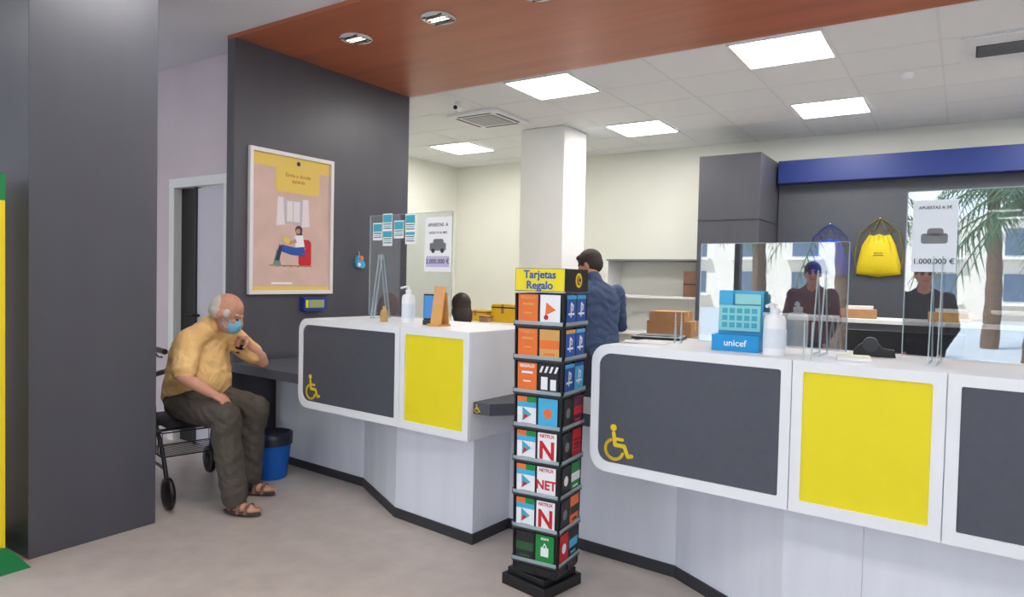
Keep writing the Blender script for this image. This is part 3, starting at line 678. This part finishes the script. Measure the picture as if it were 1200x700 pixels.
# ---- rollator
b=MB(); FR=mat('rollator_frame',(62,58,66),.35,.5)
rx=nrm((.97,-.22,0)); ry=nrm((.22,.97,0)); c0=V((-4.36,2.67,0)); HW=.245
def Q(a,l,z): return c0+rx*a+ry*l+V((0,0,z))
for sg in(-1,1):
    w=HW*sg
    b.tube([Q(.30,w,.13),Q(.18,w,.35),Q(.02,w,.52),Q(-.04,w,.80),Q(-.02,w,.96),Q(.0,w,.985),Q(.14,w,.985)],.0135,FR)
    b.tube([Q(.05,w,.985),Q(.22,w,.985)],.018,BLACK,12)
    b.tube([Q(.03,w,.96),Q(.08,w,.94),Q(.16,w,.945)],.006,BLACK,6)
    b.tube([Q(-.36,w,.13),Q(-.30,w,.35),Q(-.05,w,.56)],.0135,FR)
    b.tube([Q(-.33,w,.24),Q(.24,w,.24)],.010,FR); b.tube([Q(-.18,w,.46),Q(.12,w,.46)],.011,FR)
    for a,r in((.30,.10),(-.36,.10)):
        c=Q(a,w,r); M=Matrix.Translation(c)@Matrix(((rx.x,0,ry.x,0),(rx.y,0,ry.y,0),(0,1,0,0),(0,0,0,1)))
        b.M=M; b.lathe([(r*.72,-.016),(r*.95,-.017),(r,-.008),(r,.008),(r*.95,.017),(r*.72,.016),(r*.70,0),(r*.72,-.016)],(0,0,0),BLACK,28)
        b.lathe([(.025,-.022),(.025,.022)],(0,0,0),DGREY,14)
        for k in range(5):
            t=2*math.pi*k/5; b.tube([(0,0,0),(r*.74*math.cos(t),r*.74*math.sin(t),0)],.009,DGREY,6)
        b.M=Matrix()
        b.tube([Q(a,w+.026,r),Q(a,w+.026,r+.06),Q(a,w,r+.085)],.008,FR,8); b.tube([Q(a,w-.026,r),Q(a,w-.026,r+.06),Q(a,w,r+.085)],.008,FR,8); b.tube([Q(a,w-.028,r),Q(a,w+.028,r)],.007,CHROME,8)
b.tube([Q(-.20,-HW,.44),Q(-.20,HW,.44)],.01,FR); b.tube([Q(.1,-HW,.46),Q(.1,HW,.46)],.01,FR)
sp=[Q(-.22,-.22,0),Q(.18,-.22,0),Q(.18,.22,0),Q(-.22,.22,0)]
b.prism([(p.x,p.y) for p in sp],.485,.522,mat('rollator_seat',(36,34,40),.7))
bk=[]
for k in range(13):
    t=math.pi*k/12; bk.append(Q(-.05-.22*math.sin(t),-HW+2*HW*k/12,.80))
b.tube(bk,.018,BLACK)
for z in (.27,.43): b.tube([Q(-.28,-.21,z),Q(.06,-.21,z),Q(.06,.21,z),Q(-.28,.21,z),Q(-.28,-.21,z)],.005,BLACK,6)
for k in range(9):
    a=-.28+.34*k/8
    for w in(-.21,.21): b.tube([Q(a,w,.27),Q(a,w,.43)],.003,BLACK,5)
    b.tube([Q(a,-.21,.27),Q(a,.21,.27)],.003,BLACK,5)
b.finish('rollator_walker')

# ---- standing people
def standing(name,c,sf,hd,top,bot,hairm,voxel=.006,armf=.30,lean=.0,Z=1.0,ho=.09):
    st=Fig(); sf=nrm(sf); sl=UP.cross(sf).normalized(); c=V(c); SP=lambda a,l,z:c+sf*(a+lean*max(0,z-.95))+sl*l+V((0,0,z*Z)); ax=(sf,sl,UP)
    st.ell(SP(0,0,.93),(.13,.17,.12),'jeans',ax)
    st.loft([(SP(0,0,.90),.135,.175),(SP(0,0,1.0),.14,.18),(SP(.01,0,1.12),.135,.18),(SP(.01,0,1.25),.135,.195),(SP(0,0,1.35),.125,.205),(SP(-.01,0,1.43),.095,.165),(SP(0,0,1.49),.06,.075)],'jacket',ax)
    st.cap(SP(.02,0,1.43),.062,SP(.06,0,1.56),.056,'skin'); st.cap(SP(.01,0,1.475),.074,SP(.025,0,1.505),.068,'jacket')
    for sg in(-1,1):
        S=SP(.0,.185*sg,1.39);E=SP(.06,.25*sg,1.12);W=SP(armf,.14*sg,1.10 if armf>.2 else .88)
        st.chain([S,S.lerp(E,.5),E],[.078,.066,.056],'jacket'); st.chain([E,W],[.054,.038],'jacket'); relax(st,W,tuple(sf*.9+sl*(-.2*sg)+UP*-.1) if armf>.2 else (sf.x*.2,sf.y*.2,-1),(0,0,-1) if armf>.2 else tuple(-sl*sg),tuple(-sl*sg) if armf>.2 else tuple(sf),curl=1.0)
        Hh=SP(0,.09*sg,.92);K=SP(.03,.1*sg,.5);A=SP(0,.11*sg,.10)
        st.chain([Hh,K,A],[.105,.075,.06],'jeans'); st.ell(SP(.06,.11*sg,.04),(.14,.05,.04),'shoe',ax)
    head(st,SP(ho,0,1.62),hd)
    return st.build(name,{'skin':SKIN,'jacket':top,'jeans':bot,'shoe':BLACK,'hair':hairm,'eye':_m['eye_dark'],'lip':_m['lip']},voxel,smooth=3,origin=tuple(c))
navy=mat('jacket_navy',(52,72,106),.7,bump=.3,bscale=9); jeans=mat('jeans',(40,46,66),.8); HD=mat('hair_dark',(46,35,30),.6,bump=.6,bscale=90)
standing('man_standing',(-2.44,4.95,0),(-.80,.60,0),(-.97,-.02,-.40),navy,jeans,HD,lean=.14)
standing('customer_standing',(-1.95,-1.55,0),(.25,1,0),(.3,1,-.1),mat('tshirt_plum',(96,58,66),.8),jeans,HD,.009,armf=.08)
standing('customer_standing',(-.85,-1.3,0),(.1,1,0),(.3,1,-.1),mat('tshirt_black',(44,42,50),.8),jeans,HD,.009,armf=.08)
# ---- seated clerk
wo=Fig(); wf=nrm((-.75,.65,0)); wl=UP.cross(wf).normalized(); c=V((-3.72,4.82,0)); SP=lambda a,l,z:c+wf*a+wl*l+V((0,0,z)); ax=(wf,wl,UP)
wo.ell(SP(0,0,.56),(.15,.18,.12),'jeans',ax)
wo.loft([(SP(0,0,.54),.12,.16),(SP(0,0,.62),.12,.155),(SP(0,0,.74),.11,.145),(SP(.01,0,.86),.12,.165),(SP(0,0,.95),.10,.17),(SP(0,0,1.02),.07,.12),(SP(0,0,1.05),.05,.06)],'top',ax)
wo.cap(SP(.01,0,1.0),.05,SP(.03,0,1.13),.045,'skin')
for sg in(-1,1):
    S=SP(0,.16*sg,.98);E=SP(.1,.22*sg,.76);W=SP(.32,.12*sg,.72)
    wo.chain([S,E],[.055,.045],'top'); wo.chain([E,W],[.038,.026],'skin'); relax(wo,W,tuple(wf),(0,0,-1),tuple(-wl*sg),curl=.7)
    Hh=SP(.02,.09*sg,.54);K=SP(.42,.10*sg,.53);A=SP(.42,.1*sg,.10); wo.chain([Hh,K],[.09,.065],'jeans'); wo.chain([K,A],[.062,.045],'jeans'); wo.ell(SP(.47,.1*sg,.036),(.12,.045,.036),'shoe',ax)
head(wo,SP(.05,0,1.225),(wf.x,wf.y,-.25),long=True)
wo.build('office_clerk_seated',{'skin':SKIN,'top':mat('blouse_dark',(52,52,60),.8),'jeans':jeans,'shoe':BLACK,'hair':mat('hair_brown',(48,34,28),.6),'eye':_m['eye_dark'],'lip':_m['lip']},.006,smooth=3,origin=tuple(c))
def chair(loc,rz):
    b=MB()
    b.prism(rrect(-.24,.24,-.23,.23,(.06,)*4),.40,.44,BLACK)
    b.M=Matrix(((1,0,0,0),(0,0,1,.24),(0,1,0,0),(0,0,0,1))); b.prism(rrect(-.21,.21,.55,.98,(.07,)*4),0,.05,BLACK); b.M=Matrix()
    b.tube([(0,.2,.42),(0,.30,.45),(0,.30,.7)],.02,DGREY); b.tube([(0,0,.08),(0,0,.40)],.028,CHROME)
    for k in range(5):
        a=2*math.pi*k/5+.3; x,y=.28*math.cos(a),.28*math.sin(a); b.tube([(0,0,.11),(x,y,.075)],[.025,.016],BLACK); b.lathe([(.02,-.02),(.028,-.015),(.028,.015),(.02,.02)],(x,y,.028),BLACK,12,'y')
    return b.finish('office_chair',loc,rz,bevel=.004)
chair((-3.72,4.82,0),math.atan2(wf.x,-wf.y)); chair((.1,4.75,0),.6)

# ------------------------------------------------------------ outdoors
GRD=mat('pavement',(190,186,178),.9,var=.08,scale=2)
wall('ground_outside',-30,30,-45,-3.62,-.14,-.04,GRD)
def palm(loc,h,seed,ts=1):
    random.seed(seed); b=MB(); tr=mat('palm_trunk',(112,88,68),.9,var=.2,scale=12); lf=mat('palm_leaf',(64,92,48),.7,var=.2,scale=5)
    pts=[(math.sin(k*.3)*.05,0,h*k/14) for k in range(15)]; b.tube(pts,[(.2-.005*k+(.02 if k%2 else 0))*ts for k in range(15)],tr,12)
    for j in range(26):
        a=2*math.pi*j/26*2.4; el=random.uniform(-.2,1.2); L=random.uniform(1.5,2.0); d=V((math.cos(a),math.sin(a),0)); P=[]
        for k in range(9):
            t=k/8; P.append(V(pts[-1])+d*(L*t*math.cos(el*(1-t*.3)))+V((0,0,L*t*math.sin(el)-1.5*t*t)))
        b.tube(P,[.025-.0025*k for k in range(9)],lf,5); s=d.cross(UP)
        for k in range(1,9):
            for sg in(-1,1):
                for o in(0,.5):
                    p=P[k-1].lerp(P[k],o); q=p+s*sg*.42*(1-.08*k)+(P[k]-P[k-1]).normalized()*.18+V((0,0,-.22)); w=(P[k]-P[k-1]).normalized()*.03
                    b.add([p-w,p+w,q],[(0,1,2)],lf)
    return b.finish('palm_tree',loc)
palm((-.35,-7.6,-.04),2.9,1,.8); palm((1.6,-11.5,-.04),3.6,2); palm((-3.6,-9,-.04),3.2,3); palm((-6.5,-12,-.04),4.2,5); palm((-1.6,-15,-.04),4.2,6)
b=MB(); FAC=mat('facade_cream',(226,214,196),.9,var=.05); b.box(-28,28,-40,-34,-.04,5,FAC)
WD=mat('facade_window',(90,104,120),.2)
for i in range(16):
    for j in range(2): b.box(-26+3.3*i,-24.6+3.3*i,-34,-33.95,.9+2.2*j,2.2+2.2*j,WD); b.box(-26.3+3.3*i,-24.3+3.3*i,-33.95,-33.5,.7+2.2*j,.8+2.2*j,PAPER)
b.finish('apartment_building')

# ------------------------------------------------------------ light
w=bpy.data.worlds.new('world'); scene.world=w; w.use_nodes=True; nt=w.node_tree
bg=nt.nodes['Background']; tc=nt.nodes.new('ShaderNodeTexCoord'); sx=nt.nodes.new('ShaderNodeSeparateXYZ'); rp=nt.nodes.new('ShaderNodeValToRGB')
rp.color_ramp.elements[0].color=(.88,.93,1,1); rp.color_ramp.elements[1].color=(.34,.54,.95,1); rp.color_ramp.elements[1].position=.8
nt.links.new(tc.outputs['Generated'],sx.inputs[0]); nt.links.new(sx.outputs['Z'],rp.inputs[0]); nt.links.new(rp.outputs[0],bg.inputs[0]); bg.inputs[1].default_value=3.3
sd=bpy.data.lights.new('sun','SUN'); sd.energy=8; sd.angle=.01; so=bpy.data.objects.new('sun',sd); so.rotation_euler=V((.3,-.5,-.8)).to_track_quat('-Z','Y').to_euler(); bpy.context.collection.objects.link(so)

# ------------------------------------------------------------ camera
th=math.radians(33.5); p=math.radians(1.72); ro=.022
f=V((-math.sin(th)*math.cos(p),math.cos(th)*math.cos(p),-math.sin(p))); r0=V((math.cos(th),math.sin(th),0)); u0=r0.cross(f)
cr=(r0*math.cos(ro)+u0*math.sin(ro)); cu=(u0*math.cos(ro)-r0*math.sin(ro))
cam=bpy.data.cameras.new('camera'); cam.lens=24; cam.sensor_width=36; cam.clip_start=.05; co=bpy.data.objects.new('camera',cam); bpy.context.collection.objects.link(co)
co.matrix_world=Matrix(((cr.x,cu.x,-f.x,0),(cr.y,cu.y,-f.y,0),(cr.z,cu.z,-f.z,1.5),(0,0,0,1)))
scene.camera=co
